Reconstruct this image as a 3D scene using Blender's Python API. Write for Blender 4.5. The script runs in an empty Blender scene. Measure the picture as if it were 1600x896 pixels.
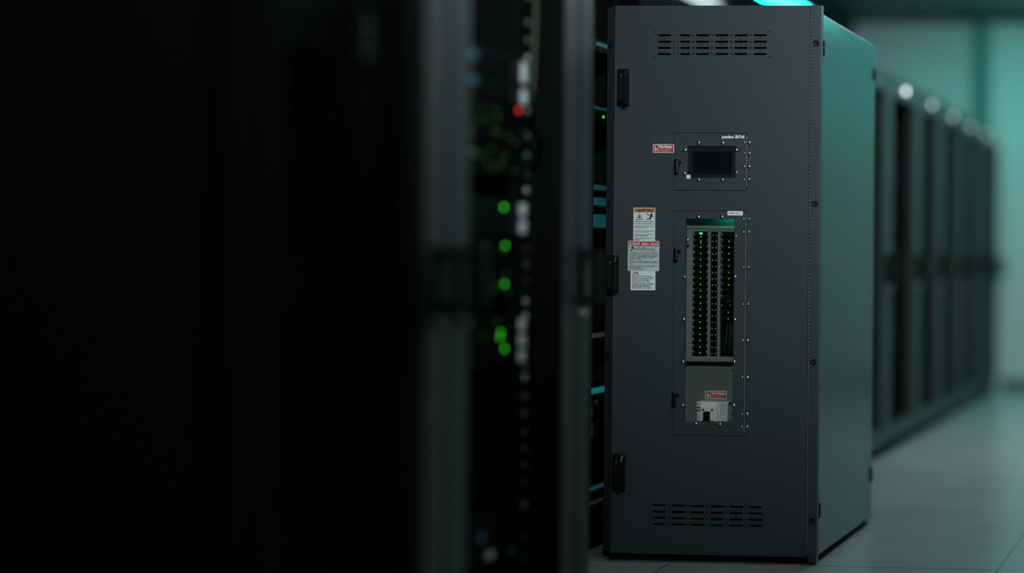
import bpy, bmesh, math, random
from mathutils import Vector, Matrix
random.seed(7)
S = bpy.context.scene
COL = S.collection
PI = math.pi

# ------------------------------------------------------------------ materials
def mat(name, col, rough=.5, metal=0., spec=.5, emit=None, estr=0., bump=0., bscale=600., mottled=0., mscale=8.):
    m = bpy.data.materials.new(name); m.use_nodes = True
    nt = m.node_tree; b = nt.nodes['Principled BSDF']
    b.inputs['Base Color'].default_value = (*col, 1)
    b.inputs['Roughness'].default_value = rough
    b.inputs['Metallic'].default_value = metal
    b.inputs['Specular IOR Level'].default_value = spec
    if emit:
        b.inputs['Emission Color'].default_value = (*emit, 1)
        b.inputs['Emission Strength'].default_value = estr
    tc = nt.nodes.new('ShaderNodeTexCoord')
    if mottled:
        n = nt.nodes.new('ShaderNodeTexNoise'); n.inputs['Scale'].default_value = mscale
        n.inputs['Detail'].default_value = 5
        r = nt.nodes.new('ShaderNodeMapRange')
        r.inputs['To Min'].default_value = 1 - mottled; r.inputs['To Max'].default_value = 1 + mottled
        mx = nt.nodes.new('ShaderNodeVectorMath'); mx.operation = 'SCALE'
        mx.inputs[0].default_value = col
        nt.links.new(tc.outputs['Object'], n.inputs['Vector'])
        nt.links.new(n.outputs['Fac'], r.inputs['Value'])
        nt.links.new(r.outputs['Result'], mx.inputs['Scale'])
        nt.links.new(mx.outputs['Vector'], b.inputs['Base Color'])
    if bump:
        n = nt.nodes.new('ShaderNodeTexNoise'); n.inputs['Scale'].default_value = bscale
        n.inputs['Detail'].default_value = 2
        bp = nt.nodes.new('ShaderNodeBump'); bp.inputs['Strength'].default_value = bump
        bp.inputs['Distance'].default_value = .001
        nt.links.new(tc.outputs['Object'], n.inputs['Vector'])
        nt.links.new(n.outputs['Fac'], bp.inputs['Height'])
        nt.links.new(bp.outputs['Normal'], b.inputs['Normal'])
    return m

M = dict(
    paint=mat('charcoal_powder_coat', (.036, .0440, .0470), .42, spec=.5, bump=.5, bscale=420, mottled=.18, mscale=260),
    side=mat('satin_charcoal_side_paint', (.034, .040, .041), .24, spec=.5, bump=.05, bscale=420, mottled=.04, mscale=200),
    post=mat('dark_post_paint', (.030, .033, .036), .45, bump=.3, bscale=420, mottled=.08, mscale=260),
    gap=mat('door_gap_black', (.003, .003, .003), .9, spec=0.06),
    inner=mat('cabinet_interior_black', (.006, .006, .006), .8, spec=0.06),
    blackp=mat('black_plastic', (.005, .005, .0055), .3, spec=.35),
    blackm=mat('matt_black_plastic', (.004, .004, .0045), .6, spec=0.15),
    rubber=mat('black_rubber', (.004, .004, .004), .7, spec=.3),
    steel=mat('zinc_screw_steel', (.40, .43, .43), .33, metal=1),
    hinge=mat('hinge_steel', (.13, .14, .137), .5, metal=.0),
    white=mat('white_label_vinyl', (.74, .76, .73), .5, mottled=.03, mscale=90),
    greyl=mat('grey_label_vinyl', (.60, .62, .60), .5, mottled=.03, mscale=90),
    red=mat('label_red', (.50, .012, .018), .5),
    orange=mat('label_orange', (.62, .17, .015), .5),
    ink=mat('label_ink', (.012, .014, .014), .6),
    inkg=mat('label_grey_ink', (.045, .05, .05), .6),
    inkr=mat('label_red_ink', (.30, .03, .03), .6),
    whitei=mat('label_white_ink', (.82, .84, .80), .5),
    bezel=mat('screen_bezel', (.007, .007, .0075), .5, spec=.2),
    lcd=mat('dark_display_glass', (.002, .006, .0075), .2, spec=.25),
    dead=mat('grey_dead_front', (.17, .19, .175), .5, mottled=.06, mscale=14),
    backp=mat('grey_back_plate', (.13, .15, .142), .5, mottled=.10, mscale=9),
    brk=mat('breaker_black', (.005, .005, .005), .45, spec=0.06),
    brk2=mat('breaker_dark_grey', (.03, .032, .032), .45, spec=0.2),
    ivory=mat('ivory_breaker_plastic', (.80, .77, .72), .4),
    ivory2=mat('grey_white_breaker_plastic', (.60, .61, .61), .45),
    ledg=mat('green_led', (.02, .1, .02), .4, emit=(.16, .9, .06), estr=1.1),
    ledg2=mat('bright_green_led', (.02, .1, .04), .4, emit=(.06, .95, .28), estr=1.3),
    rackg=mat('rack_green_led', (.02, .1, .02), .4, emit=(.05, .9, .03), estr=1.6),
    rackd=mat('dim_green_led', (.02, .1, .02), .4, emit=(.12, .8, .06), estr=.09),
    rackr=mat('rack_red_led', (.1, .01, .01), .4, emit=(.9, .04, .03), estr=1.6),
    teal_glow=mat('teal_glow_bit', (.01, .1, .1), .4, emit=(.06, .75, .80), estr=.14),  # teal cables and tags made to glow; no LED bar there
    blue_glow=mat('blue_glow', (.01, .05, .1), .4, emit=(.05, .35, .60), estr=.12),  # blue line on the recessed gear, given a glow of its own
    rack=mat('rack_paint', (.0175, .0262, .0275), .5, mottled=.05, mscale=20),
    rackdark=mat('rack_inside_black', (.004, .0045, .005), .75, spec=0.06),
    mesh=mat('mesh_and_darkness_black', (.0012, .0013, .0014), .8, spec=0.06),  # mesh black; on the near left racks it stands for darkness
    rail=mat('rack_rail_black', (.0045, .005, .0055), .6, spec=0.06),
    server=mat('server_face', (.0065, .0078, .0085), .55, mottled=.15, mscale=40, spec=0.2),
    serverd=mat('server_face_dark', (.0022, .0025, .0028), .6, spec=0.06),
    chassis=mat('server_steel', (.006, .0063, .0066), .6, metal=.3, spec=0.2),
    nut=mat('cage_nut_zinc', (.52, .55, .55), .5),
    nutd=mat('cage_nut_dull', (.20, .21, .21), .5),
    earw=mat('white_tag_plastic', (.62, .64, .63), .5),
    blue=mat('blue_cable_jacket', (.07, .16, .26), .5),
    green=mat('green_cable_jacket', (.03, .06, .02), .5),
    lampw=mat('white_status_lamp', (.6, .65, .68), .4, emit=(.80, .88, .92), estr=4.),
    nutb=mat('cage_nut_shaded', (.035, .038, .038), .5),  # darker nut colour with the shade of the left rack painted in
    teal_glow_dim=mat('dim_teal_glow_bit', (.01, .06, .06), .4, emit=(.05, .70, .80), estr=.055),  # weaker glow put on teal gear that is no lamp
    lampw2=mat('dimmer_status_lamp', (.6, .65, .68), .4, emit=(.80, .88, .86), estr=1.5),
    duct=mat('black_duct_paint', (.006, .009, .009), .7),
    colp=mat('teal_column_paint', (.010, .16, .14), .5),
    lampbody=mat('lamp_housing', (.35, .38, .38), .4, metal=.4),
    trim=mat('dark_trim_paint', (.05, .10, .09), .6),
    base=mat('grey_baseboard', (.09, .11, .10), .55),
)
def lampmat(name, col, s):
    return mat(name, (.7, .7, .7), .5, emit=col, estr=s)

def glass_mat():
    m = bpy.data.materials.new('clear_polycarbonate'); m.use_nodes = True
    nt = m.node_tree; nt.nodes.clear()
    o = nt.nodes.new('ShaderNodeOutputMaterial'); mix = nt.nodes.new('ShaderNodeMixShader')
    t = nt.nodes.new('ShaderNodeBsdfTransparent'); g = nt.nodes.new('ShaderNodeBsdfGlossy')
    lw = nt.nodes.new('ShaderNodeLayerWeight'); lw.inputs['Blend'].default_value = .5
    pw = nt.nodes.new('ShaderNodeMath'); pw.operation = 'POWER'; pw.inputs[1].default_value = 4
    f = nt.nodes.new('ShaderNodeMapRange'); f.inputs['To Min'].default_value = .03; f.inputs['To Max'].default_value = .6
    nt.links.new(lw.outputs['Facing'], pw.inputs[0]); nt.links.new(pw.outputs[0], f.inputs['Value'])
    t.inputs['Color'].default_value = (.93, .95, .94, 1); g.inputs['Roughness'].default_value = .08
    nt.links.new(f.outputs[0], mix.inputs[0]); nt.links.new(t.outputs[0], mix.inputs[1])
    nt.links.new(g.outputs[0], mix.inputs[2]); nt.links.new(mix.outputs[0], o.inputs[0])
    return m
M['glass'] = glass_mat()

def floor_mat():
    m = mat('grey_floor_tiles', (.30, .33, .32), .22, spec=.5)
    nt = m.node_tree; b = nt.nodes['Principled BSDF']
    tc = nt.nodes.new('ShaderNodeTexCoord'); mp = nt.nodes.new('ShaderNodeMapping')
    mp.inputs['Location'].default_value = (-.227, 0, 0)
    br = nt.nodes.new('ShaderNodeTexBrick')
    br.offset = 0; br.inputs['Scale'].default_value = 1
    br.inputs['Brick Width'].default_value = 1.2; br.inputs['Row Height'].default_value = 1.2
    br.inputs['Mortar Size'].default_value = .010; br.inputs['Mortar Smooth'].default_value = .8
    br.inputs['Color1'].default_value = (.29, .32, .31, 1); br.inputs['Color2'].default_value = (.31, .34, .33, 1)
    br.inputs['Mortar'].default_value = (.15, .18, .175, 1)
    nt.links.new(tc.outputs['Object'], mp.inputs['Vector']); nt.links.new(mp.outputs[0], br.inputs['Vector'])
    n = nt.nodes.new('ShaderNodeTexNoise'); n.inputs['Scale'].default_value = 3.; n.inputs['Detail'].default_value = 6
    nt.links.new(tc.outputs['Object'], n.inputs['Vector'])
    r = nt.nodes.new('ShaderNodeMapRange'); r.inputs['To Min'].default_value = .8; r.inputs['To Max'].default_value = 1.2
    nt.links.new(n.outputs['Fac'], r.inputs['Value'])
    mx = nt.nodes.new('ShaderNodeVectorMath'); mx.operation = 'SCALE'
    nt.links.new(br.outputs['Color'], mx.inputs[0]); nt.links.new(r.outputs[0], mx.inputs['Scale'])
    nt.links.new(mx.outputs[0], b.inputs['Base Color'])
    return m
M['floor'] = floor_mat()
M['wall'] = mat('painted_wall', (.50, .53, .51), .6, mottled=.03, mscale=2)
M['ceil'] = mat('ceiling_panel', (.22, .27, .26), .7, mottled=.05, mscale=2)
M['dim'] = mat('darkened_wall', (.05, .055, .055), .8)  # wall colour darkened to keep the unlit left side black

# ------------------------------------------------------------------ mesh builder
class MB:
    def __init__(s): s.bm = bmesh.new(); s.mats = []
    def mi(s, m):
        if m not in s.mats: s.mats.append(m)
        return s.mats.index(m)
    def face(s, vs, m, smooth=False):
        try: f = s.bm.faces.new(vs)
        except ValueError: return
        f.material_index = s.mi(m); f.smooth = smooth
    def box(s, x0, x1, y0, y1, z0, z1, m, bev=0.):
        t = bmesh.new()
        bmesh.ops.create_cube(t, size=1)
        for v in t.verts:
            v.co = ((x0 + x1) / 2 + v.co.x * (x1 - x0), (y0 + y1) / 2 + v.co.y * (y1 - y0), (z0 + z1) / 2 + v.co.z * (z1 - z0))
        if bev: bmesh.ops.bevel(t, geom=t.edges[:], offset=bev, segments=2, affect='EDGES', profile=.5)
        s.merge(t, m); return s
    def merge(s, t, m, smooth=False):
        mp = {v: s.bm.verts.new(v.co) for v in t.verts}
        for f in t.faces: s.face([mp[v] for v in f.verts], m, smooth)
        t.free()
    def loft(s, rings, m, cap0=True, cap1=True, smooth=False):
        R = [[s.bm.verts.new(p) for p in r] for r in rings]
        n = len(R[0])
        for a, b in zip(R, R[1:]):
            for i in range(n): s.face([a[i], a[(i + 1) % n], b[(i + 1) % n], b[i]], m, smooth)
        if cap0: s.face(R[0][::-1], m)
        if cap1: s.face(R[-1], m)
        return s
    def prism_y(s, pts, y0, y1, m):          # pts in (x, z)
        return s.loft([[(x, y0, z) for x, z in pts], [(x, y1, z) for x, z in pts]], m)
    def prism_z(s, pts, z0, z1, m):          # pts in (x, y)
        return s.loft([[(x, y, z0) for x, y in pts], [(x, y, z1) for x, y in pts]], m)
    def disc(s, c, axis, prof, m, n=16, smooth=True):   # lathe: prof [(r, h)] along axis
        ax = Vector(axis).normalized(); u = ax.orthogonal().normalized(); w = ax.cross(u)
        c = Vector(c)
        rings = [[c + ax * h + u * (r * math.cos(2 * PI * i / n)) + w * (r * math.sin(2 * PI * i / n)) for i in range(n)] for r, h in prof]
        return s.loft(rings, m, smooth=smooth)
    def tube(s, pts, r, m, n=8):
        pts = [Vector(p) for p in pts]; rings = []
        for i, p in enumerate(pts):
            d = (pts[min(i + 1, len(pts) - 1)] - pts[max(i - 1, 0)]).normalized()
            u = d.cross(Vector((.3, .2, .93))).normalized(); w = d.cross(u)
            rings.append([p + u * (r * math.cos(2 * PI * k / n)) + w * (r * math.sin(2 * PI * k / n)) for k in range(n)])
        return s.loft(rings, m, smooth=True)
    def plate(s, x0, x1, z0, z1, y0, y1, holes, m):     # slab in xz with rectangular through-holes
        xs = sorted({x0, x1, *[h[0] for h in holes], *[h[1] for h in holes]})
        zs = sorted({z0, z1, *[h[2] for h in holes], *[h[3] for h in holes]})
        V = {}
        def v(i, j, k):
            if (i, j, k) not in V: V[(i, j, k)] = s.bm.verts.new((xs[i], y0 if k == 0 else y1, zs[j]))
            return V[(i, j, k)]
        def solid(i, j):
            if i < 0 or j < 0 or i >= len(xs) - 1 or j >= len(zs) - 1: return False
            cx = (xs[i] + xs[i + 1]) / 2; cz = (zs[j] + zs[j + 1]) / 2
            return not any(h[0] < cx < h[1] and h[2] < cz < h[3] for h in holes)
        for i in range(len(xs) - 1):
            for j in range(len(zs) - 1):
                if not solid(i, j): continue
                s.face([v(i, j, 0), v(i + 1, j, 0), v(i + 1, j + 1, 0), v(i, j + 1, 0)], m)
                s.face([v(i, j, 1), v(i, j + 1, 1), v(i + 1, j + 1, 1), v(i + 1, j, 1)], m)
                if not solid(i - 1, j): s.face([v(i, j, 0), v(i, j + 1, 0), v(i, j + 1, 1), v(i, j, 1)], m)
                if not solid(i + 1, j): s.face([v(i + 1, j, 0), v(i + 1, j, 1), v(i + 1, j + 1, 1), v(i + 1, j + 1, 0)], m)
                if not solid(i, j - 1): s.face([v(i, j, 0), v(i, j, 1), v(i + 1, j, 1), v(i + 1, j, 0)], m)
                if not solid(i, j + 1): s.face([v(i, j + 1, 0), v(i + 1, j + 1, 0), v(i + 1, j + 1, 1), v(i, j + 1, 1)], m)
        return s
    def mesh(s, name):
        bmesh.ops.recalc_face_normals(s.bm, faces=s.bm.faces[:])
        me = bpy.data.meshes.new(name); s.bm.to_mesh(me); s.bm.free()
        for m in s.mats: me.materials.append(m)
        return me
    def build(s, name, parent=None, loc=(0, 0, 0), label=None):
        return link(name, s.mesh(name), parent, loc, label)

def link(name, me, parent=None, loc=(0, 0, 0), label=None):
    o = bpy.data.objects.new(name, me); COL.objects.link(o)
    o.parent = parent; o.location = loc
    if label: o['label'] = label
    return o
def rrect(x0, x1, z0, z1, r, n=4):
    P = []
    for cx, cz, a0 in ((x1 - r, z1 - r, 0), (x0 + r, z1 - r, 90), (x0 + r, z0 + r, 180), (x1 - r, z0 + r, 270)):
        for i in range(n + 1):
            a = math.radians(a0 + 90 * i / n); P.append((cx + r * math.cos(a), cz + r * math.sin(a)))
    return P
def thing(name, label, cat, loc=(0, 0, 0), group=None):
    o = bpy.data.objects.new(name, None); COL.objects.link(o); o.location = loc
    o.empty_display_size = .05
    return tag(o, label, cat, group)
def tag(o, label, cat, group=None):
    o['label'] = label; o['category'] = cat
    if group: o['group'] = group
    return o
def struct(o): o['kind'] = 'structure'; return o

def text_mesh(txt, x0, x1, z0, z1, y, m, bold=0.):
    """lettering fitted into the rectangle, standing in the xz plane at depth y, facing -y"""
    cu = bpy.data.curves.new('lettering', 'FONT'); cu.body = txt; cu.size = 1; cu.offset = bold
    cu.resolution_u = 2
    ob = bpy.data.objects.new('lettering', cu); COL.objects.link(ob)
    bpy.context.view_layer.update()
    me = bpy.data.meshes.new_from_object(ob.evaluated_get(bpy.context.evaluated_depsgraph_get()))
    bpy.data.objects.remove(ob); bpy.data.curves.remove(cu)
    xs = [v.co.x for v in me.vertices]; zs = [v.co.y for v in me.vertices]
    ax, bx, az, bz = min(xs), max(xs), min(zs), max(zs)
    for v in me.vertices:
        v.co = (x0 + (v.co.x - ax) / (bx - ax) * (x1 - x0), y, z0 + (v.co.y - az) / (bz - az) * (z1 - z0))
    me.materials.clear(); me.materials.append(m)
    return me
def text_part(name, parent, txt, x0, x1, z0, z1, y, m, bold=0.):
    return link(name, text_mesh(txt, x0, x1, z0, z1, y, m, bold), parent)

def join_into(mb, me, m):
    vs = [mb.bm.verts.new(v.co) for v in me.vertices]
    for p in me.polygons: mb.face([vs[i] for i in p.vertices], m)
    bpy.data.meshes.remove(me)

# ================================================================== ROOM
CZ = 3.22; YE = 7.52
def slab(name, *b, m): return struct(MB().box(*b, m).build(name))
slab('floor', -3.2, 3.4, -7.2, YE + .1, -.1, 0, m=M['floor'])
slab('ceiling', -3.2, 3.4, -7.2, YE + .1, CZ, CZ + .1, m=M['ceil'])
slab('wall_back', -3.2, 3.4, YE, YE + .1, 0, CZ, m=M['wall'])
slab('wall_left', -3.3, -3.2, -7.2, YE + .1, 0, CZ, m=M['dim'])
slab('wall_right', 3.4, 3.5, -7.2, YE + .1, 0, CZ, m=M['wall'])
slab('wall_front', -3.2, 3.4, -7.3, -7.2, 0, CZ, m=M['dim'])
struct(MB().box(.36, 3.4, YE - .015, YE, 0, .10, M['base'], .004).build('baseboard_back'))
struct(MB().box(-3.2, 3.4, YE - .05, YE, CZ - .10, CZ, M['trim'], .006).build('trim_1'))

# steel column against the end wall
t = thing('steel_column', 'teal painted square steel column against the end wall behind the far racks', 'column', (.18, YE - .08, 0))
MB().box(-.06, .06, -.06, .06, .012, CZ - .115, M['colp'], .008).build('shaft', t)
MB().box(-.10, .10, -.079, .079, 0, .012, M['colp'], .003).build('base_plate', t)

# black ventilation duct under the ceiling at the far left
t = thing('ventilation_duct', 'black ventilation duct hanging under the ceiling beyond the grey cabinet top', 'duct', (-1.3, 6.9, 2.93))
MB().box(-.30, .36, -.55, .55, .05, .25, M['duct'], .01).build('duct_body', t)
for y in (-.5, 0, .5): MB().box(-.315, .375, y - .02, y + .02, .035, .262, M['duct'], .004).build('flange', t)
for y in (-.3, .3):
    for xx in (-.25, .295): MB().box(xx, xx + .015, y - .008, y + .008, .25, CZ - 2.93, M['hinge']).build('hanger', t)

# ------------------------------------------------------------------ lamps
def linear_lamp(name, label, loc, ln, col, strength, hang=.0, w=.14, along='y'):
    t = thing(name, label, 'lamp', loc)
    a, b = (w / 2, ln / 2) if along == 'y' else (ln / 2, w / 2)
    MB().box(-a - .01, a + .01, -b - .01, b + .01, 0, .05, M['lampbody'], .006).build('housing', t)
    MB().box(-a, a, -b, b, -.012, .0, lampmat(name + '_diffuser', col, strength), .004).build('diffuser', t, label='glowing diffuser')
    if hang:
        for s in (-1, 1):
            dx, dy = (0, s * (ln / 2 - .1)) if along == 'y' else (s * (ln / 2 - .1), 0)
            MB().box(dx - .006, dx + .006, dy - .006, dy + .006, .05, .05 + hang, M['hinge']).build('hanger', t)
    return t
linear_lamp('linear_lamp', 'teal glowing linear lamp hung behind the far rack row above the cabinet top', (-1.0, 5.25, 2.99), 1.5, (.02, 1., .90), 14., CZ - 3.04, .15)
linear_lamp('linear_lamp', 'white glowing linear lamp hung in the neighbouring aisle left of the teal lamp', (-1.57, 5.2, 2.99), 1.2, (.75, .95, 1.), 2., CZ - 3.04, .07)
linear_lamp('linear_lamp', 'cool white linear lamp on the ceiling over the far end of the aisle', (1.6, 3.6, CZ - .05), 1.5, (.90, 1., .98), 38., 0, .3)
linear_lamp('linear_lamp', 'teal linear lamp on the ceiling close to the end wall above the aisle', (.62, 5.98, CZ - .05), .9, (.0, 1., .92), 62., 0, .12, 'x')
linear_lamp('linear_lamp', 'added unseen teal lamp on the ceiling at the far right corner of the aisle', (2.55, 6.7, CZ - .05), 1.2, (.14, 1., .96), 46., 0, .12, 'x')  # added to put teal into the reflection on the cabinet side

linear_lamp('linear_lamp', 'added unseen pale lamp on the ceiling in front of the grey cabinet', (1.15, -1.0, CZ - .05), 1.2, (.80, 1., 1.02), 20., 0, .2)  # added to brighten the door top and bring out highlights
# added, unseen spotlight that lights the cabinet front
def spotlight(label, loc, target, power, size, blend, col):
    t = thing('added_spotlight', label, 'spotlight', loc)
    d = (Vector(target) - Vector(loc)).normalized()
    MB().disc((0, 0, 0), tuple(-d), [(.055, 0), (.06, .02), (.06, .12), (.03, .14)], M['lampbody'], 20).build('lamp_head', t)
    MB().disc((0, 0, 0), (0, 0, 1), [(.012, .03), (.012, CZ - loc[2] - .012), (.05, CZ - loc[2] - .012), (.05, CZ - loc[2])], M['lampbody'], 12).build('stem', t)
    L = bpy.data.lights.new('spot_beam', 'SPOT'); L.energy = power; L.spot_size = math.radians(size); L.spot_blend = blend
    L.shadow_soft_size = .05; L.color = col
    o = bpy.data.objects.new('spot_beam', L); COL.objects.link(o); o.parent = t
    o.location = d * .03; o.rotation_euler = d.to_track_quat('-Z', 'Y').to_euler()
spotlight('added unseen spotlight aimed at the grey cabinet front', (2.3, -5.6, 3.0), (.62, 0, 2.2), 760., 46, 1., (.82, 1., 1.02))

# ================================================================== SERVER RACKS
RH = 2.16
HANDLE = None
def handle_mesh():
    mb = MB()
    mb.box(0, .012, -.018, .018, -.085, .085, M['blackm'], .003)
    mb.box(.012, .060, -.013, .013, .055, .078, M['blackm'], .003)
    mb.box(.012, .060, -.013, .013, -.078, -.055, M['blackm'], .003)
    mb.box(.050, .068, -.015, .015, -.080, .080, M['blackm'], .005)
    return mb.mesh('door_handle')
HANDLE = handle_mesh()
KNOB = MB().disc((0, 0, 0), (1, 0, 0), [(.011, 0), (.011, .02), (.007, .026)], M['nutd'], 12).mesh('lock')
NUT = MB().disc((0, 0, 0), (1, 0, 0), [(.0085, 0), (.0085, .004), (.004, .006)], M['nut'], 8).mesh('cage_nut')
NUTD = MB().disc((0, 0, 0), (1, 0, 0), [(.0075, 0), (.0075, .004), (.004, .006)], M['nutd'], 8).mesh('cage_nut')
NUTB = MB().disc((0, 0, 0), (1, 0, 0), [(.0075, 0), (.0075, .004), (.004, .006)], M['nutb'], 8).mesh('cage_nut')

def rack(label, xf, y0, y1, style, recess=.10, stile=.10, far_stile=None, depth=1.0, handles=None, lamp=False, nuts=(), paint='rack', RH=RH):
    """front plane at xf facing +x; y0..y1 is its width along the row"""
    W = y1 - y0; fs = far_stile or stile
    t = thing('server_rack', label, 'server rack', (xf, y0, 0), 'server racks in the long row')
    P = M[paint]
    MB().box(-depth, -.052, .004, .03, .07, RH, M['rackdark']).build('side_panel', t)
    MB().box(-depth, -.052, W - .03, W - .004, .07, RH, M['rackdark']).build('side_panel', t)
    MB().box(-depth, -.052, .03, W - .03, RH - .03, RH, M['rackdark']).build('top_panel', t)
    MB().box(-depth, -depth + .02, .03, W - .03, .09, RH - .03, M['rackdark']).build('back_panel', t)
    MB().box(-depth + .02, -.03, .01, W - .01, 0, .07, M['rackdark']).build('plinth', t)
    MB().box(-depth + .02, -.052, .03, W - .03, .07, .09, M['rackdark']).build('floor_panel', t)
    mb = MB()
    mb.box(-.05, 0, .003, stile, .07, RH, P, .003)
    mb.box(-.05, 0, W - fs, W - .003, .07, RH, P, .003)
    mb.box(-.048, -.001, stile, W - fs, .07, .16, P, .002)
    mb.box(-.048, -.001, stile, W - fs, RH - .12, RH, P, .002)
    if stile > .15:
        mb.box(-.05, -.0005, W - fs - .002, W - fs, .16, RH - .12, M['rackdark'])
        mb.box(-.002, .0015, stile / 2 - .003, stile / 2 + .003, .08, RH - .01, M['rackdark'])
        mb.box(-.002, .0015, W - fs / 2 - .003, W - fs / 2 + .003, .08, RH - .01, M['rackdark'])
    mb.build('door_frame', t)
    for yy in ((stile * .45, W - fs * .45) if handles is None else handles):
        h = link('door_handle', HANDLE, t, (0, yy, 1.055))
        link('lock', KNOB, h, (0, .0, -.105))
    if style == 'open':
        for yy in (stile + .005, W - fs - .075):
            r = MB().box(-recess - .03, -recess - .004, yy, yy + .07, .09, RH - .03, M['rail'], .002).build('mounting_rail', t)
            if nuts and yy > W / 2:
                for z, bright in nuts: link('cage_nut', NUTB if bright is None else NUT if bright else NUTD, r, (-recess - .004, yy + .062, z))
    else:
        mb = MB().box(-recess - .012, -recess, stile - .02 if recess > .05 else stile, W - fs, .16, RH - .12, M['mesh'])
        n = int((RH - .3) / .055)
        for i in range(n):   # raised ribs between the rows of perforations
            z = .19 + i * .055
            mb.box(-recess, -recess + .002, stile + .02, W - fs - .02, z, z + .006, M['mesh'])
        mb.build('perforated_door', t)
    if lamp:
        MB().disc((0, W * .5, RH - .06), (1, 0, 0), [(.017, 0), (.017, .01), (.008, .014)], M['lampw' if lamp == 1 else 'lampw2'], 12).build('indicator_lamp', t, label='glowing white indicator lamp')
    return t

# near left racks: black finish and closed doors stand in for darkness
rack('nearest server rack, black closed front standing for darkness at the left edge', .35, -4.12, -3.37, 'closed', .01, paint='mesh', handles=())
rack('second server rack from the left in the row, black closed front standing for darkness', .35, -3.37, -2.62, 'closed', .01, paint='mesh', handles=())
rack('open server rack left of the post with two black handles, blackened for darkness', .35, -2.62, -1.985, 'open', .10, paint='mesh', handles=(), nuts=[(.15 + .055 * i, None) for i in range(34)])
nz = [(1.777, 0), (1.727, 0), (1.676, 1), (1.524, 1), (1.455, 1), (1.40, 0), (1.345, 0), (1.30, 1), (1.255, 0), (1.20, 0), (1.135, 0), (1.09, 0), (1.045, 0), (.985, 1), (.945, 1), (.86, 0), (.80, 0), (.77, 1), (.715, 0), (.665, 0), (.615, 0), (.565, 0), (.52, 0), (.47, 0), (.407, 1), (.355, 0), (.315, 1), (.26, 0), (1.85, 0), (1.9, 0)]
rack('open server rack with glowing green lights and white tags between two grey posts', .35, -1.985, -1.025, 'open', .10, stile=.215, far_stile=.20, handles=(.055, .17, .875), nuts=nz)
# recessed rack beside the cabinet
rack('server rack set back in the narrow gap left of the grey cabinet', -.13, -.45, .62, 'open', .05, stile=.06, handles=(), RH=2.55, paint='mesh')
# far part of the row, beyond the cabinet
fb = [2.25, 3.05, 3.9, 4.68, 5.46, 6.24, 6.98, 7.32]
names = ['grey server rack directly behind the grey cabinet, first of the far row',
         'open far server rack with a black bay and white lamp, just beyond the grey cabinet',
         'second fully seen rack of the far row, counted from the grey cabinet',
         'third fully seen rack of the far row, counted from the grey cabinet',
         'fourth fully seen rack of the far row, counted from the grey cabinet',
         'last full width rack of the far row, before the narrow end rack',
         'narrow end rack of the far row, beside the end wall']
for i in range(7):
    rack(names[i], .35, fb[i], fb[i + 1], 'open' if i == 1 else 'closed', .10 if i == 1 else .05, stile=.10 if i < 6 else .05, lamp=i,
         nuts=[(.2 + .09 * k, False) for k in range(20)] if i == 1 else ())

# ------------------------------------------------------------------ servers
def server(name, label, cat, xf, yc, w, z0, z1, face='server', ears=None, leds=(), slots=True, tags=(), group='servers mounted in the racks', depth=.6):
    t = thing(name, label, cat, (xf, yc, z0), group)
    h = z1 - z0; a = w / 2
    MB().box(-depth, -.02, -a + .02, a - .02, .002, h - .002, M['chassis']).build('chassis', t)
    mb = MB().box(-.02, 0, -a + .012, a - .012, .001, h - .001, M[face], .002)
    if slots:
        n = max(1, int(h / .016)); k = 6; bw = (w - .1) / k
        for i in range(k):
            for j in range(n):
                zz = .006 + j * (h - .012) / n
                mb.box(0, .003, -a + .04 + i * bw, -a + .04 + (i + .8) * bw, zz, zz + (h - .012) / n * .7, M['serverd'], 0)
    mb.build('front_bezel', t)
    for s in (-1, 1):
        e = M[ears] if ears and s > 0 else M['rail']
        mb = MB().box(-.003, .002, s * a - .016, s * a + .016, .001, h - .001, M['rail'])
        if ears and s > 0:
            k = 1 if h < .075 else (2 if h < .11 else 3)
            for q in range(k): mb.box(.002, .012, a - .013, a + .015, .004 + q * (h - .004) / k, q * (h - .004) / k + (h - .004) / k - .006, e, .004)
        else:
            mb.box(.002, .018, s * a - .005, s * a + .005, h * .25, h * .75, M['blackm'], .002)
        mb.build('ear', t, label='white tag on the rack ear' if ears and s > 0 else None)
    for y, z, m, r in leds:
        MB().disc((.003, y - yc, z - z0), (1, 0, 0), [(r, 0), (r, .003), (r * .5, .004)], M[m], 10).build('led', t)
    for y, z, dy, dz, m in tags:
        MB().box(0, .005, y - yc, y - yc + dy, z - z0, z - z0 + dz, M[m], .001).build('tag', t)
    return t
XF, YC, SW = .25, -1.50, .44
G = 'servers in the open rack with green lights'
def sv(label, z0, z1, **k): return server('rack_server', label, 'server', XF, YC, SW, z0, z1, group=G, **k)
sv('grey server with a white tag and a pale blue mark, topmost in the lit rack', 1.596, 1.668, ears='earw', tags=[(-1.60, 1.632, .05, .022, 'blue')])
sv('grey server with a white tag, second from the top of the lit rack', 1.535, 1.592, ears='earw', tags=[(-1.60, 1.568, .05, .018, 'blue')])
dim = lambda z0, z1, n: [(-1.62 + .30 * random.random(), z0 + (z1 - z0) * random.random(), 'rackd', .0035) for _ in range(n)]
sv('thin black switch with a red light under the two white tagged servers', 1.498, 1.531, face='serverd', leds=[(-1.305, 1.521, 'rackr', .006)] + dim(1.502, 1.526, 6))
sv('black unit speckled with dim green lights, under the switch with the red light', 1.42, 1.494, face='serverd', leds=dim(1.426, 1.488, 10))
sv('black unit speckled with dim green lights, above the empty slot of the lit rack', 1.335, 1.416, face='serverd', leds=dim(1.342, 1.41, 10), tags=[(-1.60, 1.38, .04, .014, 'nutd')])
sv('server with one round green light and a white tag, above the rack middle', 1.172, 1.272, face='server', ears='earw', leds=[(-1.388, 1.2474, 'rackg', .0055)])
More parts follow.
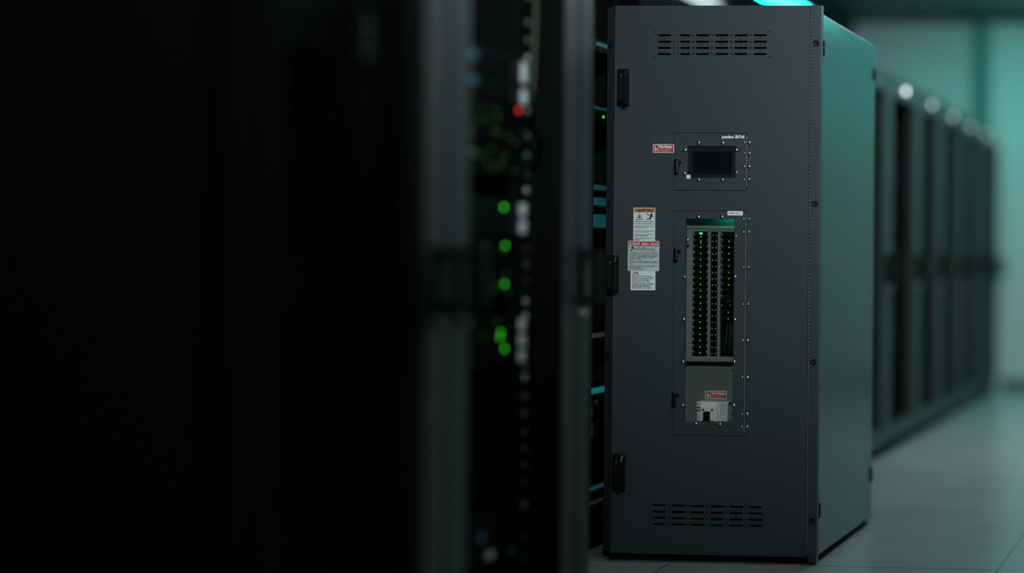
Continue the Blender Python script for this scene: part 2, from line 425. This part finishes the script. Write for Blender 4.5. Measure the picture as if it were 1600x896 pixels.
sv('black server with one round green light, middle one of three such lights', 1.085, 1.167, face='serverd', leds=[(-1.378, 1.1423, 'rackg', .0045)] + dim(1.09, 1.16, 4))
sv('black server with one round green light, lowest of three such lights', .985, 1.08, face='serverd', leds=[(-1.380, 1.0368, 'rackg', .0045)] + dim(.99, 1.07, 5))
sv('tall server with three close green lights and white tags, in the lit rack', .812, .948, face='serverd', ears='earw',
   leds=[(-1.400, .906, 'rackg', .0035), (-1.404, .892, 'rackg', .0045), (-1.377, .8592, 'rackg', .0045)] + dim(.82, .94, 4))
sv('dark patch unit with a blue and a pale plug, bottom of the lit rack', .285, .40, face='serverd',
   tags=[(-1.515, .35, .035, .022, 'blue'), (-1.47, .295, .04, .02, 'greyl'), (-1.335, .286, .03, .012, 'blue')])
# cables in the lit rack
t = MB().tube([(.262, -1.232, 2.02), (.268, -1.232, 1.8), (.262, -1.235, 1.60), (.258, -1.24, 1.545)], .006, M['green']).build('network_cable', loc=(0, 0, 0))
tag(t, 'green network cable running down the rack rail from the top', 'cable')
t = MB().tube([(.262, -1.225, 1.545), (.275, -1.20, 1.50), (.27, -1.215, 1.45), (.258, -1.236, 1.42)], .006, M['rail']).build('network_cable')
tag(t, 'black network cable looped beside the white tags', 'cable')
# the dark rack on the left
server('rack_server', 'dark server with a tag darkened for shade, top of the dark open rack', 'server', .25, -2.285, .44, 1.555, 1.67, ears='nutb', group='servers in the dark open rack')
server('rack_server', 'dark server without tag in the middle of the dark open rack', 'server', .25, -2.285, .44, 1.0, 1.12, face='serverd', group='servers in the dark open rack')
server('rack_server', 'dark server without tag near the bottom of the dark open rack', 'server', .25, -2.285, .44, .4, .52, face='serverd', group='servers in the dark open rack')
# the recessed rack: only a sliver shows, its teal and blue bits painted glowing
XR, YR, WR = -.185, .085, .90
g2 = 'units in the recessed rack beside the cabinet'
def rv(label, z0, z1, **k): return server('patch_panel', label, 'patch panel', XR, YR, WR, z0, z1, group=g2, depth=.5, **k)
rv('dark patch panel with a thin blue strip painted glowing in the gap, topmost', 1.90, 1.95, face='serverd', leds=[], tags=[(0.270, 1.925, .14, .012, 'blue_glow')])
rv('patch panel with a green light and a teal strip painted glowing in the gap', 1.60, 1.70, face='serverd', leds=[(.34, 1.655, 'rackg', .004)], tags=[(0.250, 1.68, .14, .010, 'teal_glow_dim')])
rv('patch panel with several teal marks in the gap, above the middle handle', 1.20, 1.40, face='serverd', tags=[(0.260, 1.37, .12, .018, 'teal_glow_dim'), (0.260, 1.31, .12, .03, 'teal_glow_dim'), (0.260, 1.225, .12, .05, 'teal_glow_dim')])
rv('patch panel with a pale bar in the gap, below the middle handle', .76, .86, face='serverd', tags=[(0.250, .80, .15, .018, 'nutd')])
rv('patch panel with a teal bar in the gap, above the bottom handle', .36, .62, face='serverd', tags=[(0.250, .585, .13, .022, 'teal_glow'), (0.250, .50, .06, .06, 'nutd'), (0.250, .42, .06, .06, 'nutd')])
rv('patch panel with faint bars in the gap, lowest of all', .10, .26, face='serverd', tags=[(0.240, .215, .14, .014, 'teal_glow_dim'), (0.240, .16, .14, .014, 'nutd'), (0.240, .12, .14, .014, 'nutd')])
# the open far rack
for i, (z0, z1) in enumerate(((1.55, 1.68), (1.30, 1.42), (1.00, 1.2), (.55, .7))):
    server('rack_server', ['topmost', 'second', 'third', 'lowest'][i] + ' dark server in the black bay of the far row', 'server', .25, 3.475, .50, z0, z1, face='server', group='servers in the black bay of the far row')

# ================================================================== THE POWER CABINET
cab = thing('power_distribution_cabinet', 'large charcoal power distribution cabinet with breaker window, display and warning labels on its front door', 'electrical cabinet', (0, 0, 0))
DX1 = .7241; DZ0, DZ1 = .030, 2.030
# vents
holes = []
def vent(x0, pitch, sl, rows, dot, corners, short=None):
    for z in rows:
        for k in range(6):
            a = x0 + k * pitch; b = a + sl
            if short and k in short: a, b = a + short[k][0], b - short[k][1]
            holes.append((a, b, z - .0038, z + .0038))
            if k < 5:
                c = x0 + k * pitch + sl + (pitch - sl) / 2
                holes.append((c - .0026, c + .0026, z - .0026, z + .0026))
    for z, z2 in zip(rows, rows[1:]):
        for k in range(6):
            c = x0 + k * pitch + sl / 2; zz = (z + z2) / 2
            holes.append((c - .0021, c + .0021, zz - .0021, zz + .0021))
    for cx, cz in corners: holes.append((cx - .0026, cx + .0026, cz - .0026, cz + .0026))
vent(.1606, .0711, .0483, (1.9219, 1.8985, 1.8760, 1.8537), .0026,
     ((.1497, 1.934), (.5762, 1.935), (.1485, 1.8415), (.5755, 1.8435)), {1: (.011, 0)})
for z in (1.9219, 1.8985, 1.8760, 1.8537): holes.append((.2342, .2382, z - .002, z + .002))
vent(.1560, .0715, .0490, (.2075, .1840, .1615, .1388), .0026,
     ((.1436, .2211), (.5751, .2192), (.1425, .1275), (.5735, .1262)))
H1 = (.2250, .4970, 1.3565, 1.5673); H2 = (.2260, .4988, .4645, 1.2840)
d = MB().plate(0, DX1, DZ0, DZ1, 0, .022, holes + [H1, H2], M['paint']).build('front_door', cab)
bv = d.modifiers.new('bevel', 'BEVEL'); bv.width = .0016; bv.segments = 1; bv.limit_method = 'ANGLE'; bv.angle_limit = math.radians(60)
# liner behind the door keeps vents dark
# side frame posts
mb = MB().prism_z([(-.0035, .006), (-.041, .032), (-.041, .075), (-.0035, .075)], .034, 2.028, M['post'])
mb.build('frame_post', cab)
mb = MB().box(.7310, .7655, 0, .030, .030, 2.0305, M['paint'], .0016)
mb.box(.7330, .7640, .002, .028, .008, .030, M['side'], .003)
mb.build('frame_post', cab)
# dark seal behind the door, open at the hatches and vents
vent_open = [(.14, .59, 1.83, 1.945), (.135, .59, .115, .235)]
MB().plate(-.0030, .7305, .034, 2.026, .0225, .027, [(h[0] + .007, h[1] - .007, h[2] + .007, h[3] - .007) for h in (H1, H2)] + vent_open, M['gap']).build('door_seal', cab)
MB().box(-.003, .0, .002, .0225, .034, 2.026, M['gap']).build('door_gap_seal', cab)
# piano hinge of the door
mb = MB().box(.7246, .7306, .006, .0222, .032, 2.028, M['gap'])
z = .036
while z < 2.02:
    mb.disc((.7276, .0035, z), (0, 0, 1), [(.0024, 0), (.0024, .0115)], M['hinge'], 6); z += .0128
mb.build('door_hinge', cab)
# body shell
BX0, BX1, BY0, BY1, BZ0, BZ1 = -.0405, .7615, .0305, .885, .032, 2.0035
MB().box(BX1 - .012, BX1, BY0, BY1, BZ0, BZ1, M['side'], .0025).build('side_panel', cab)
MB().box(BX0, BX0 + .012, .076, BY1, BZ0, BZ1, M['side'], .002).build('side_panel', cab)
MB().box(BX0 + .012, BX1 - .012, BY0, BY1, BZ1 - .012, BZ1 - .001, M['side']).build('top_panel', cab)
MB().box(BX0 + .012, BX1 - .012, BY0, BY1, BZ0 + .001, BZ0 + .012, M['inner']).build('bottom_panel', cab)
MB().box(BX0 + .012, BX1 - .012, BY1 - .012, BY1, BZ0 + .012, BZ1 - .012, M['inner']).build('back_panel', cab)
MB().box(BX0 + .03, BX1 - .03, .0305, .055, 2.0030, 2.026, M['paint'], .002).build('top_rail', cab)
for za, zb in ((.05, .44), (1.60, 1.985)): MB().box(.0, .70, .06, .07, za, zb, M['inner']).build('inner_shield', cab)
MB().box(BX0 + .02, BX1 - .012, .03, BY1 - .02, 0.0, BZ0 + .001, M['inner'], .004).build('plinth', cab)
# side tabs
for (y, z0, z1) in ((.040, 1.853, 1.880), (.040, 1.884, 1.907), (.036, .166, .222), (.870, 1.86, 1.905), (.870, .18, .24)):
    MB().box(BX1, BX1 + .007, y - .006, y + .006, z0, z1, M['blackm'], .0015).build('side_latch', cab)
MB().box(BX1, BX1 + .003, .032, .037, .034, .14, M['post'], .001).build('side_trim', cab)

# grommets
def grommet(x, y, z, ax):
    mb = MB().disc((x, y, z), ax, [(.0115, 0), (.0115, .0022), (.0085, .0028), (.0070, .0006), (.002, .0004)], M['rubber'], 18)
    mb.disc((x + ax[0] * .0006, y + ax[1] * .0006, z), ax, [(.003, 0), (.0028, .0008)], M['brk2'], 8)
    mb.build('grommet', cab)
for z in (1.8928, 1.3102, .738, .1623): grommet(.7472, 0, z, (0, -1, 0))
nl = Vector((-.026, -.0375, 0)).normalized()
for z in (1.890, 1.3077, .7476, .1641): grommet(-.0235, .0195, z, (nl.x, nl.y, 0))

# door handles
def door_handle(x0, z0, x1, z1):
    cx, cz = (x0 + x1) / 2, (z0 + z1) / 2; a = (x1 - x0) / 2; b = (z1 - z0) / 2
    def ring(y, ia, it, ib, r): return [(cx + px, y, cz + pz) for px, pz in rrect(-a + ia, a - ia, -b + ib, b - it, r)]
    mb = MB().loft([ring(-.0002, 0, 0, 0, .006), ring(-.012, 0, 0, .002, .006), ring(-.020, .002, .003, .006, .006),
                    ring(-.026, .005, .020, .012, .006), ring(-.0275, .007, .023, .016, .005)], M['blackp'])
    o = mb.build('door_handle', cab)
    lv = MB()
    def lr(y, w, t_, bt): return [(cx - .003 + px, y, cz + pz) for px, pz in rrect(-w, w, -b + bt, b - t_, min(w, .008) * .9)]
    lv.loft([lr(-.0270, .0085, .026, .018), lr(-.034, .0075, .028, .020), lr(-.037, .005, .034, .026)], M['blackm'], smooth=False)
    lv.build('lever', o)
    MB().disc((cx - .002, -.026, cz + b - .030), (0, -1, .25), [(.0045, 0), (.0045, .004), (.002, .005)], M['nutd'], 10).build('lock', o)
    MB().box(cx - .009, cx + .006, -.007, -.0005, cz - b - .008, cz - b + .006, M['blackm'], .003).build('lower_stop', o)
door_handle(.0158, 1.6605, .0577, 1.7990)
door_handle(-.0190, .9780, .0230, 1.1190)
door_handle(.0093, .2535, .0535, .3940)

# ------------------------------------------------------------------ screws
def screw_mesh():
    mb = MB().disc((0, 0, 0), (0, -1, 0), [(.0073, 0), (.0073, .0012), (.0062, .0034), (.0040, .0050), (.0014, .0056)], M['steel'], 14)
    mb.box(-.0052, .0052, -.0060, -.0046, -.0008, .0008, M['ink'])
    return mb.mesh('screw')
SC = screw_mesh()
def screws(parent, pts, y, s=1.):
    for x, z in pts:
        o = link('screw', SC, parent, (x, y, z)); o.rotation_euler = (0, random.uniform(0, 3), 0); o.scale = (s, s, s)
def latch(parent, x, z, ln):
    mb = MB().disc((x + .006, -.0005, z - .008), (0, -1, 0), [(.0085, 0), (.0085, .010), (.0065, .014)], M['blackp'], 16)
    mb.box(x - .008, x + .008, -.024, -.011, z - ln, z + .002, M['blackp'], .004)
    mb.box(x - .007, x + .004, -.011, -.0005, z - .012, z + .001, M['blackm'], .002)
    o = mb.build('latch', parent)
def hatch_hinge(parent, x, z0, z1, sl, sr):
    mb = MB().box(x - .0022, x + .0022, -.0016, -.0002, z0, z1, M['hinge'])
    z = z0
    while z < z1 - .008:
        mb.disc((x, -.0026, z), (0, 0, 1), [(.0024, 0), (.0024, .0078)], M['hinge'], 8); z += .0098
    mb.build('hinge', parent)
    return

# control hatch with display
g = .0019
h1 = MB().plate(H1[0] + g, H1[1] - g, H1[2] + g, H1[3] - g, -.0015, .018, [(.2763, .4532, 1.4025, 1.5193)], M['paint']).build('control_hatch', cab)
screws(h1, [(.3167, 1.5288), (.4070, 1.5291), (.2669, 1.5029), (.4570, 1.5037), (.2653, 1.4179), (.4577, 1.4223), (.3179, 1.3949), (.4058, 1.3953)], -.0015)
hz = (1.5305, 1.4915, 1.4440, 1.3970)
screws(h1, [(.4862, z) for z in hz], -.0012, .72); screws(h1, [(.5042, z) for z in hz], 0, 1.)
hatch_hinge(h1, .4945, 1.372, 1.556, None, None)
latch(h1, .2398, 1.4680, .050)
text_part('lettering', h1, 'pasiac EOd', .4031, .4851, 1.5440, 1.5585, -.0019, M['whitei'], .05)
MB().box(.2725, .2869, -.0022, -.0016, 1.3993, 1.4133, M['whitei']).build('sticker', h1, label='small white square sticker')
sc = MB().plate(.2764, .4531, 1.4026, 1.5192, .004, .03, [(.2915, .4390, 1.4172, 1.4990)], M['bezel']).build('touchscreen', cab)
MB().box(.2915, .4390, .0065, .028, 1.4172, 1.4990, M['lcd']).build('display', sc, label='dark switched-off display')

# breaker hatch with window
WN = (.2700, .4520, .5135, 1.2540)
h2 = MB().plate(H2[0] + g, H2[1] - g, H2[2] + g, H2[3] - g, -.0015, .014, [WN], M['paint']).build('breaker_hatch', cab)
screws(h2, [(.3179, 1.2598), (.4058, 1.2604), (.2782, 1.1756), (.4575, 1.1898), (.2675, 1.0404), (.4564, 1.0433), (.2665, .8866), (.4566, .8876), (.2655, .7316), (.4556, .7341), (.2657, .5731), (.4559, .5760), (.3152, .5063), (.4043, .5054)], -.0015)
hz = (1.2528, 1.2063, 1.0773, .9437, .8124, .6776, .5451, .4986)
screws(h2, [(.4853, z) for z in hz], -.0012, .72); screws(h2, [(.5042, z) for z in hz], 0, 1.)
hatch_hinge(h2, .4950, .476, 1.270, None, None)
latch(h2, .2398, 1.1430, .043); latch(h2, .2385, .6200, .048)
pane = MB().box(WN[0] - .008, WN[1] + .008, .0145, .0165, WN[2] - .006, WN[3] + .006, M['glass']).build('window_pane', h2, label='clear window pane')
lb = MB().prism_y(rrect(.4258, .4828, 1.2667, 1.2826, .003), -.0022, -.0016, M['whitei']).build('name_plate', cab)
text_part('lettering', lb, 'FEEDT UBA', .4330, .4690, 1.2715, 1.2775, -.0025, M['ink'], .01)

# interior behind the window (plane y = .06)
yi = .060
MB().plate(.235, .50, .7380, 1.2215, yi, yi + .012, [(.2765, .3345, .7490, 1.2090), (.3440, .3705, .7490, 1.2090), (.3800, .4480, .7490, 1.2090)], M['dead']).build('dead_front', cab, label='grey dead front plate')
MB().box(.235, .50, .036, yi + .012, .7320, .7382, M['dead'], .001).build('dead_front_lip', cab)
MB().box(.235, .50, .090, .094, .46, .732, M['backp']).build('back_plate', cab)
MB().box(.235, .50, .075, .080, 1.2215, 1.34, M['dead']).build('upper_plate', cab)
MB().box(.235, .50, yi - .004, .075, 1.2175, 1.2225, M['backp'], .001).build('upper_ledge', cab)
for bb in ((.20, .235, .030, .12, .45, 1.34), (.50, .51, .030, .12, .45, 1.34), (.235, .50, .030, .12, .45, .46)): MB().box(*bb, M['backp']).build('breaker_box_wall', cab)
MB().box(.24, .49, .095, .10, .735, 1.22, M['inner']).build('breaker_box_back', cab)
MB().disc((.272, yi, .7385), (0, -1, 0), [(.007, .0), (.007, .012), (.004, .016)], M['hinge'], 12).build('panel_knob', cab)

def breaker_mesh(w):
    mb = MB().box(-w / 2, w / 2, .004, .034, -.0108, .0108, M['brk'], .0012)
    mb.box(-w * .30, w * .30, -.004, .004, -.0085, .0085, M['brk'], .001)
    mb.box(-w * .16, -w * .02, -.013, -.004, -.0050, .0050, M['brk'], .002)
    mb.box(-w * .30, w * .12, -.0045, -.004, .0064, .0072, M['brk2'])
    mb.box(w * .36, w * .44, .0032, .004, -.005, .003, M['brk2']); mb.box(-w * .44, -w * .36, .0032, .004, -.005, .003, M['brk2'])
    return mb.mesh('circuit_breaker')
BM1 = breaker_mesh(.0575); BM3 = breaker_mesh(.0640)
LED = MB().disc((0, 0, 0), (0, -1, 0), [(.0017, 0), (.0017, .0016), (.0008, .002)], M['ledg'], 8).mesh('led')
LEDB = MB().box(-.0060, .0060, -.004, 0, -.0034, .0034, M['ledg2'], .001).mesh('led')
TERM = MB().disc((0, 0, 0), (0, -1, 0), [(.0038, 0), (.0038, .002), (.002, .003)], M['nutd'], 8).mesh('terminal_screw')
P = .0229
for k in range(20):
    z = 1.1972 - k * P
    b = link('circuit_breaker', BM1, cab, (.3055, yi, z))
    link('led', LED if k else LEDB, b, (.0030, -.0042, -.0008 if k else .004))
    if k in (0, 1): link('led', LED, b, (.0030, -.0042, -.008))
    link('terminal_screw', TERM, b, (-.0262, .004, .004)); link('terminal_screw', TERM, b, (.0262, .004, .004))
for k in list(range(11)):
    z = 1.1972 - k * P
    b = link('circuit_breaker', BM3, cab, (.4140, yi, z))
    if 0 < k < 9: link('led', LED, b, (-.0000, -.0042, -.0008))
    link('terminal_screw', TERM, b, (-.0300, .004, .004))
MB().box(.3815, .4465, yi + .001, yi + .03, .930, .9455, M['brk'], .001).disc((.414, yi + .001, .962), (0, -1, 0), [(.012, 0), (.012, .001), (.010, .0012)], M['brk2'], 16).box(.3815, .4465, yi + .001, yi + .03, .946, .9565, M['brk'], .001).build('blanking_plate', cab)
for k in range(2):
    b = link('circuit_breaker', BM3, cab, (.4140, yi, .9130 - k * .0235)); link('led', LED, b, (-.001, -.0042, -.0008))
MB().box(.3815, .4465, yi + .010, yi + .03, .7500, .8770, M['brk'], .001).build('blanking_plate', cab)
mb = MB()
for k, x in enumerate((.405, .417, .4235)): mb.tube([(x, .066, .872), (x + .002, .060, .83), (x - .001, .058, .80), (x - .008 + .006 * k, .064, .758)], .0022, M['brk2'])
mb.build('wire', cab)
screws(cab, [(.3885, 1.0680), (.3875, .9370), (.4200, .9370)], yi - .003, .55)
st = MB().box(.3448, .3698, yi + .001, yi + .03, .7500, 1.2080, M['brk'], .001).build('terminal_strip', cab)
NT = MB().disc((0, 0, 0), (0, -1, 0), [(.0021, 0), (.0021, .002), (.0010, .003)], M['nut'], 8).mesh('terminal_screw')
for k in range(20):
    for x in (.3515, .3640): link('terminal_screw', NT, st, (x, yi + .001, 1.1945 - k * P))
# green lamp at the top of the breaker compartment
il = MB().box(.39, .42, .040, .052, 1.296, 1.304, M['ledg2'], .002).build('interior_lamp', cab, label='green glowing interior lamp')
gl = bpy.data.lights.new('interior_glow', 'POINT'); gl.energy = .13; gl.color = (.03, 1., .55); gl.shadow_soft_size = .006
go = bpy.data.objects.new('interior_glow', gl); COL.objects.link(go); go.parent = il; go.location = (.418, .046, 1.288)

# main breaker
yb = .090
body = MB().box(.2985, .4150, .052, yb, .5100, .5840, M['ivory2'], .003).build('main_breaker', cab, label='white main breaker with black toggle')
cb = MB()
cb.loft([[(.3165, .053, .5125), (.3780, .053, .5125), (.3780, .053, .5815), (.3165, .053, .5815)],
         [(.3175, .040, .5125), (.3770, .040, .5125), (.3770, .040, .5640), (.3175, .040, .5640)]], M['ivory'])
cb.loft([[(.3215, .041, .5125), (.3720, .041, .5125), (.3720, .041, .5540), (.3215, .041, .5540)],
         [(.3260, .033, .5150), (.3680, .033, .5150), (.3680, .033, .5500), (.3260, .033, .5500)]], M['ivory'])
cb.build('raised_block', body)
tg = MB().loft([[(.3325, .034, .5120), (.3560, .034, .5120), (.3560, .034, .5500), (.3325, .034, .5500)],
                [(.3335, .020, .5125), (.3550, .020, .5125), (.3550, .022, .5460), (.3335, .022, .5460)]], M['blackm']).build('toggle', body, label='black toggle')
for x in (.3285, .3620): MB().box(x - .004, x + .004, .0325, .0400, .5525, .5580, M['ink'], .001).build('notch', body)
MB().box(.2990, .3160, .0515, .0519, .5580, .5645, M['red']).build('red_stripe', body)
MB().box(.2995, .3155, .0515, .0519, .5475, .5520, M['inkg']).build('logo_bar', body)
mb = MB()
join_into(mb, text_mesh('ui uN', .302, .314, .5755, .5785, .0515, M['ink']), M['ink'])
join_into(mb, text_mesh('munumi\nsuv nuun\nnur uunu', .2995, .3150, .5150, .5330, .0515, M['inkg']), M['inkg'])
join_into(mb, text_mesh('mmmmm', .3900, .4070, .5680, .5705, .0515, M['ink'], .03), M['ink'])
join_into(mb, text_mesh('ui   m', .3890, .4040, .5555, .5580, .0515, M['ink'], .02), M['ink'])
join_into(mb, text_mesh('II   I.\nil  : i\nv    . u', .3890, .4060, .5330, .5530, .0515, M['inkg']), M['inkg'])
mb.build('lettering', body)
MB().box(.2955, .2985, .0700, yb, .5815, .5865, M['ink']).box(.4150, .4180, .0700, yb, .5720, .5790, M['ink']).build('mounting_clip', body)

# ------------------------------------------------------------------ labels
def word_rows(mb, x0, x1, z0, z1, n, m, y, fill=1., seed=1, lens=None, hgt=.55):
    """rows of tiny unreadable print, written as small runs of letters"""
    rnd = random.Random(seed); p = (z1 - z0) / n
    for i in range(n):
        zt = z1 - i * p; f = lens[i] if lens else fill
        L = int(24 * f); s = ''
        while len(s) < L: s += ''.join(rnd.choice('nuimoaewrsc') for _ in range(rnd.randint(2, 7))) + ' '
        join_into(mb, text_mesh(s.strip(), x0, x0 + (x1 - x0) * f, zt - p * hgt, zt, y, m, .06), m)
def figure(mb, cx, cz, s, m, y):
    """pictogram: a struck, falling person"""
    def bar(x0, z0, x1, z1, w):
        dx, dz = x1 - x0, z1 - z0; l = math.hypot(dx, dz); nx, nz = -dz / l * w, dx / l * w
        P = [(x0 + nx, z0 + nz), (x1 + nx, z1 + nz), (x1 - nx, z1 - nz), (x0 - nx, z0 - nz)]
        mb.prism_y([(cx + a * s, cz + b * s) for a, b in P], y, y + .0002, m)
    mb.prism_y([(cx + (.22 + .13 * math.cos(a * PI / 5)) * s, cz + (.36 + .13 * math.sin(a * PI / 5)) * s) for a in range(10)], y, y + .0002, m)
    bar(.22, .28, .08, -.14, .12)
    bar(.2, .18, -.28, .26, .055); bar(-.28, .26, -.45, .46, .055)
    bar(.24, .2, .46, -.02, .055)
    bar(.1, -.1, -.18, -.28, .065); bar(-.18, -.28, -.46, -.40, .06)
    bar(.12, -.12, -.02, -.5, .065)
def triangle(mb, cx, cz, s, m, y, w=.12):
    A = [(cx, cz + s * .55), (cx - s * .58, cz - s * .45), (cx + s * .58, cz - s * .45)]
    c = (cx, cz - s * .12)
    B = [(c[0] + (x - c[0]) * (1 - w * 2.4), c[1] + (z - c[1]) * (1 - w * 2.4)) for x, z in A]
    for i in range(3):
        j = (i + 1) % 3
        mb.prism_y([A[i], A[j], B[j], B[i]], y, y + .0002, m)
def label_plate(name, x0, x1, z0, z1, y, m, r=.003, th=.0004, text=None):
    return MB().prism_y(rrect(x0, x1, z0, z1, r), y - th, y, m).build(name, cab, label=text)

# orange headed warning label
L1 = label_plate('warning_label', .0754, .1567, 1.1500, 1.2925, -.0002, M['white'], text='white warning label with orange header')
y = -.0008
MB().prism_y(rrect(.0782, .1545, 1.2760, 1.2902, .0015), y, y + .0002, M['orange']).build('header', L1)
text_part('header_lettering', L1, 'BAITCTIUC', .0925, .1530, 1.2772, 1.2880, y - .0003, M['ink'], .03)
mb = MB(); triangle(mb, .0970, 1.2590, .0235, M['ink'], y, .09)
mb.prism_y([(.0940, 1.2560), (.0985, 1.2525), (.1005, 1.2570), (.0990, 1.2630), (.0965, 1.2650), (.0950, 1.2610)], y, y + .0002, M['inkg'])
mb.prism_y([(.0985, 1.2525), (.1015, 1.2530), (.1022, 1.2590), (.1005, 1.2570)], y, y + .0002, M['ink'])
figure(mb, .1370, 1.2600, .0270, M['ink'], y); mb.build('pictogram', L1)
mb = MB()
word_rows(mb, .0795, .1515, 1.2370, 1.2440, 1, M['ink'], y, 1, 3, hgt=.5)
word_rows(mb, .0795, .1515, 1.2290, 1.2360, 1, M['ink'], y, 1, 4, hgt=.5)
for i, zz in enumerate((1.2265, 1.2095, 1.1960)):
    word_rows(mb, .0795, .1515, zz - .0090, zz, 2, M['inkg'] if i != 2 else M['ink'], y, 1, 10 + i, lens=(1, (.62, .75, .68)[i]), hgt=.62)
word_rows(mb, .0795, .1515, 1.1718, 1.1835, 3, M['inkg'], y, 1, 20, lens=(1, .8, .3), hgt=.62)
mb.build('lettering', L1)
# white bold text label
L3 = label_plate('instruction_label', .0667, .1594, .9915, 1.0680, -.0002, M['whitei'], .002, text='white label with bold black lines of text')
mb = MB()
rows = ['I auuuull', 'Tnnnpuann', 'Num uw uf "wtsur", Omannt', 'Rtumiline tu ansat unag uur vuguff', 'mnut vmu v ul Nui lugfin', 'AHhqun Nui put yu uuu', 'mnn mwin uil  mNu  vui Wnun', 'aulunl ur nwuin sunl ki unv', 'mmn u lunquim, v uup hunuf']
fr = (.30, .34, .90, .98, .82, .82, .99, .86, .90)
for i, (s, f) in enumerate(zip(rows, fr)):
    zt = 1.0580 - i * .00695
    join_into(mb, text_mesh(s, .0715, .0715 + .0810 * f, zt - .0045, zt, y, M['ink'], .08), M['ink'])
mb.build('lettering', L3)
# red headed danger label lying over both
L2 = label_plate('danger_label', .0561, .1731, 1.0616, 1.1715, -.0010, M['greyl'], .004, text='grey white danger label with red header')
y = -.0017
MB().prism_y(rrect(.0592, .1705, 1.1545, 1.1685, .001), y, y + .0002, M['red']).build('header', L2)
mb = MB(); mb.prism_y([(.0660, 1.1670), (.0620, 1.1570), (.0700, 1.1570)], y - .0003, y - .0001, M['whitei'])
for s, a, b in (('KIUUUE', .0735, .1000), ('dhaniur', .1065, .1355), ('uinnnnb', .1405, .1695)):
    join_into(mb, text_mesh(s, a, b, 1.1575, 1.1650, y - .0003, M['whitei'], .04), M['whitei'])
mb.build('header_lettering', L2)
mb = MB(); figure(mb, .0700, 1.1430, .0200, M['ink'], y)
mb.prism_y([(.0765, 1.1490), (.0785, 1.1500), (.0855, 1.1350), (.0835, 1.1345)], y, y + .0002, M['ink']); mb.build('pictogram', L2)
mb = MB()
word_rows(mb, .0850, .1690, 1.1490, 1.1530, 1, M['inkr'], y, 1, 30, hgt=.7)
word_rows(mb, .0850, .1690, 1.1340, 1.1480, 3, M['inkg'], y, 1, 31, lens=(.45, .85, .9), hgt=.6)
word_rows(mb, .0610, .1690, 1.1000, 1.1310, 6, M['inkg'], y, 1, 32, lens=(1, 1, 1, .95, .85, .45), hgt=.62)
word_rows(mb, .0610, .1690, 1.0850, 1.0985, 3, M['inkg'], y, 1, 33, lens=(1, 1, .12), hgt=.62)
word_rows(mb, .0610, .1690, 1.0640, 1.0835, 4, M['inkg'], y, 1, 34, lens=(.93, .88, .4, .5), hgt=.6)
mb.build('lettering', L2)

def red_label(name, x0, x1, z0, z1, y, words, text):
    L = label_plate(name, x0, x1, z0, z1, y, M['white'], .0028, text=text)
    yy = y - .0007; w = x1 - x0; h = z1 - z0
    MB().prism_y(rrect(x0 + .0022, x0 + .235 * w, z0 + .0024, z1 - .0024, .0015), yy, yy + .0002, M['red']).prism_y(rrect(x0 + .262 * w, x1 - .0022, z0 + .0024, z1 - .0024, .0015), yy, yy + .0002, M['red']).build('red_field', L)
    mb = MB(); ys = yy - .0003
    cx = x0 + .13 * w
    mb.prism_y([(cx - .0032, z1 - .006), (cx - .0005, z1 - .006), (cx - .0002, z0 + .013), (cx + .0035, z0 + .017), (cx + .0050, z0 + .012), (cx + .001, z0 + .006), (cx - .003, z0 + .008)], ys, ys + .0002, M['whitei'])
    join_into(mb, text_mesh(words[0], x0 + .30 * w, x1 - .08 * w, z1 - .44 * h, z1 - .16 * h, ys, M['whitei'], .05), M['whitei'])
    join_into(mb, text_mesh(words[1], x0 + .32 * w, x1 - .12 * w, z0 + .36 * h, z0 + .46 * h, ys, M['white'], 0), M['white'])
    join_into(mb, text_mesh(words[2], x0 + .32 * w, x1 - .16 * w, z0 + .17 * h, z0 + .27 * h, ys, M['white'], 0), M['white'])
    mb.build('lettering', L)
red_label('danger_label', .1462, .2248, 1.4935, 1.5247, -.0002, ('PEL/Giainn', 'uru nunnur', 'vmnmuur nunv rvu'), 'small red danger label beside the control hatch')
red_label('danger_label', .3185, .3980, .5895, .6200, .0895, ('XI AVtnui', 'vun nuununu', 'vusuu n mun'), 'small red danger label above the main breaker')

# ================================================================== CAMERA
F = 2400.
C = Vector((2.2159, -5.4714, 1.1188)); yaw = .069; roll = .0088
fw = Vector((-math.sin(yaw), math.cos(yaw), 0)); r = Vector((math.cos(yaw), math.sin(yaw), 0)); up = Vector((0, 0, 1))
r2 = r * math.cos(roll) + up * math.sin(roll); u2 = up * math.cos(roll) - r * math.sin(roll)
cam = bpy.data.cameras.new('camera'); co = bpy.data.objects.new('camera', cam); COL.objects.link(co)
co.matrix_world = Matrix(((r2.x, u2.x, -fw.x, C.x), (r2.y, u2.y, -fw.y, C.y), (r2.z, u2.z, -fw.z, C.z), (0, 0, 0, 1)))
cam.sensor_width = 36; cam.sensor_fit = 'HORIZONTAL'; cam.lens = F / 1600 * 36
cam.shift_x = -942.02 / 1600; cam.shift_y = -42.24 / 1600
cam.clip_start = .05; cam.clip_end = 50
cam.dof.use_dof = True; cam.dof.focus_distance = 5.59; cam.dof.aperture_fstop = .40
S.camera = co

w = bpy.data.worlds.new('room_dark'); S.world = w; w.use_nodes = True
w.node_tree.nodes['Background'].inputs[0].default_value = (.0, .0, .0, 1)
S.view_settings.view_transform = 'Standard'; S.view_settings.look = 'None'
S.view_settings.exposure = 0; S.view_settings.gamma = 1; S.view_settings.use_curve_mapping = False
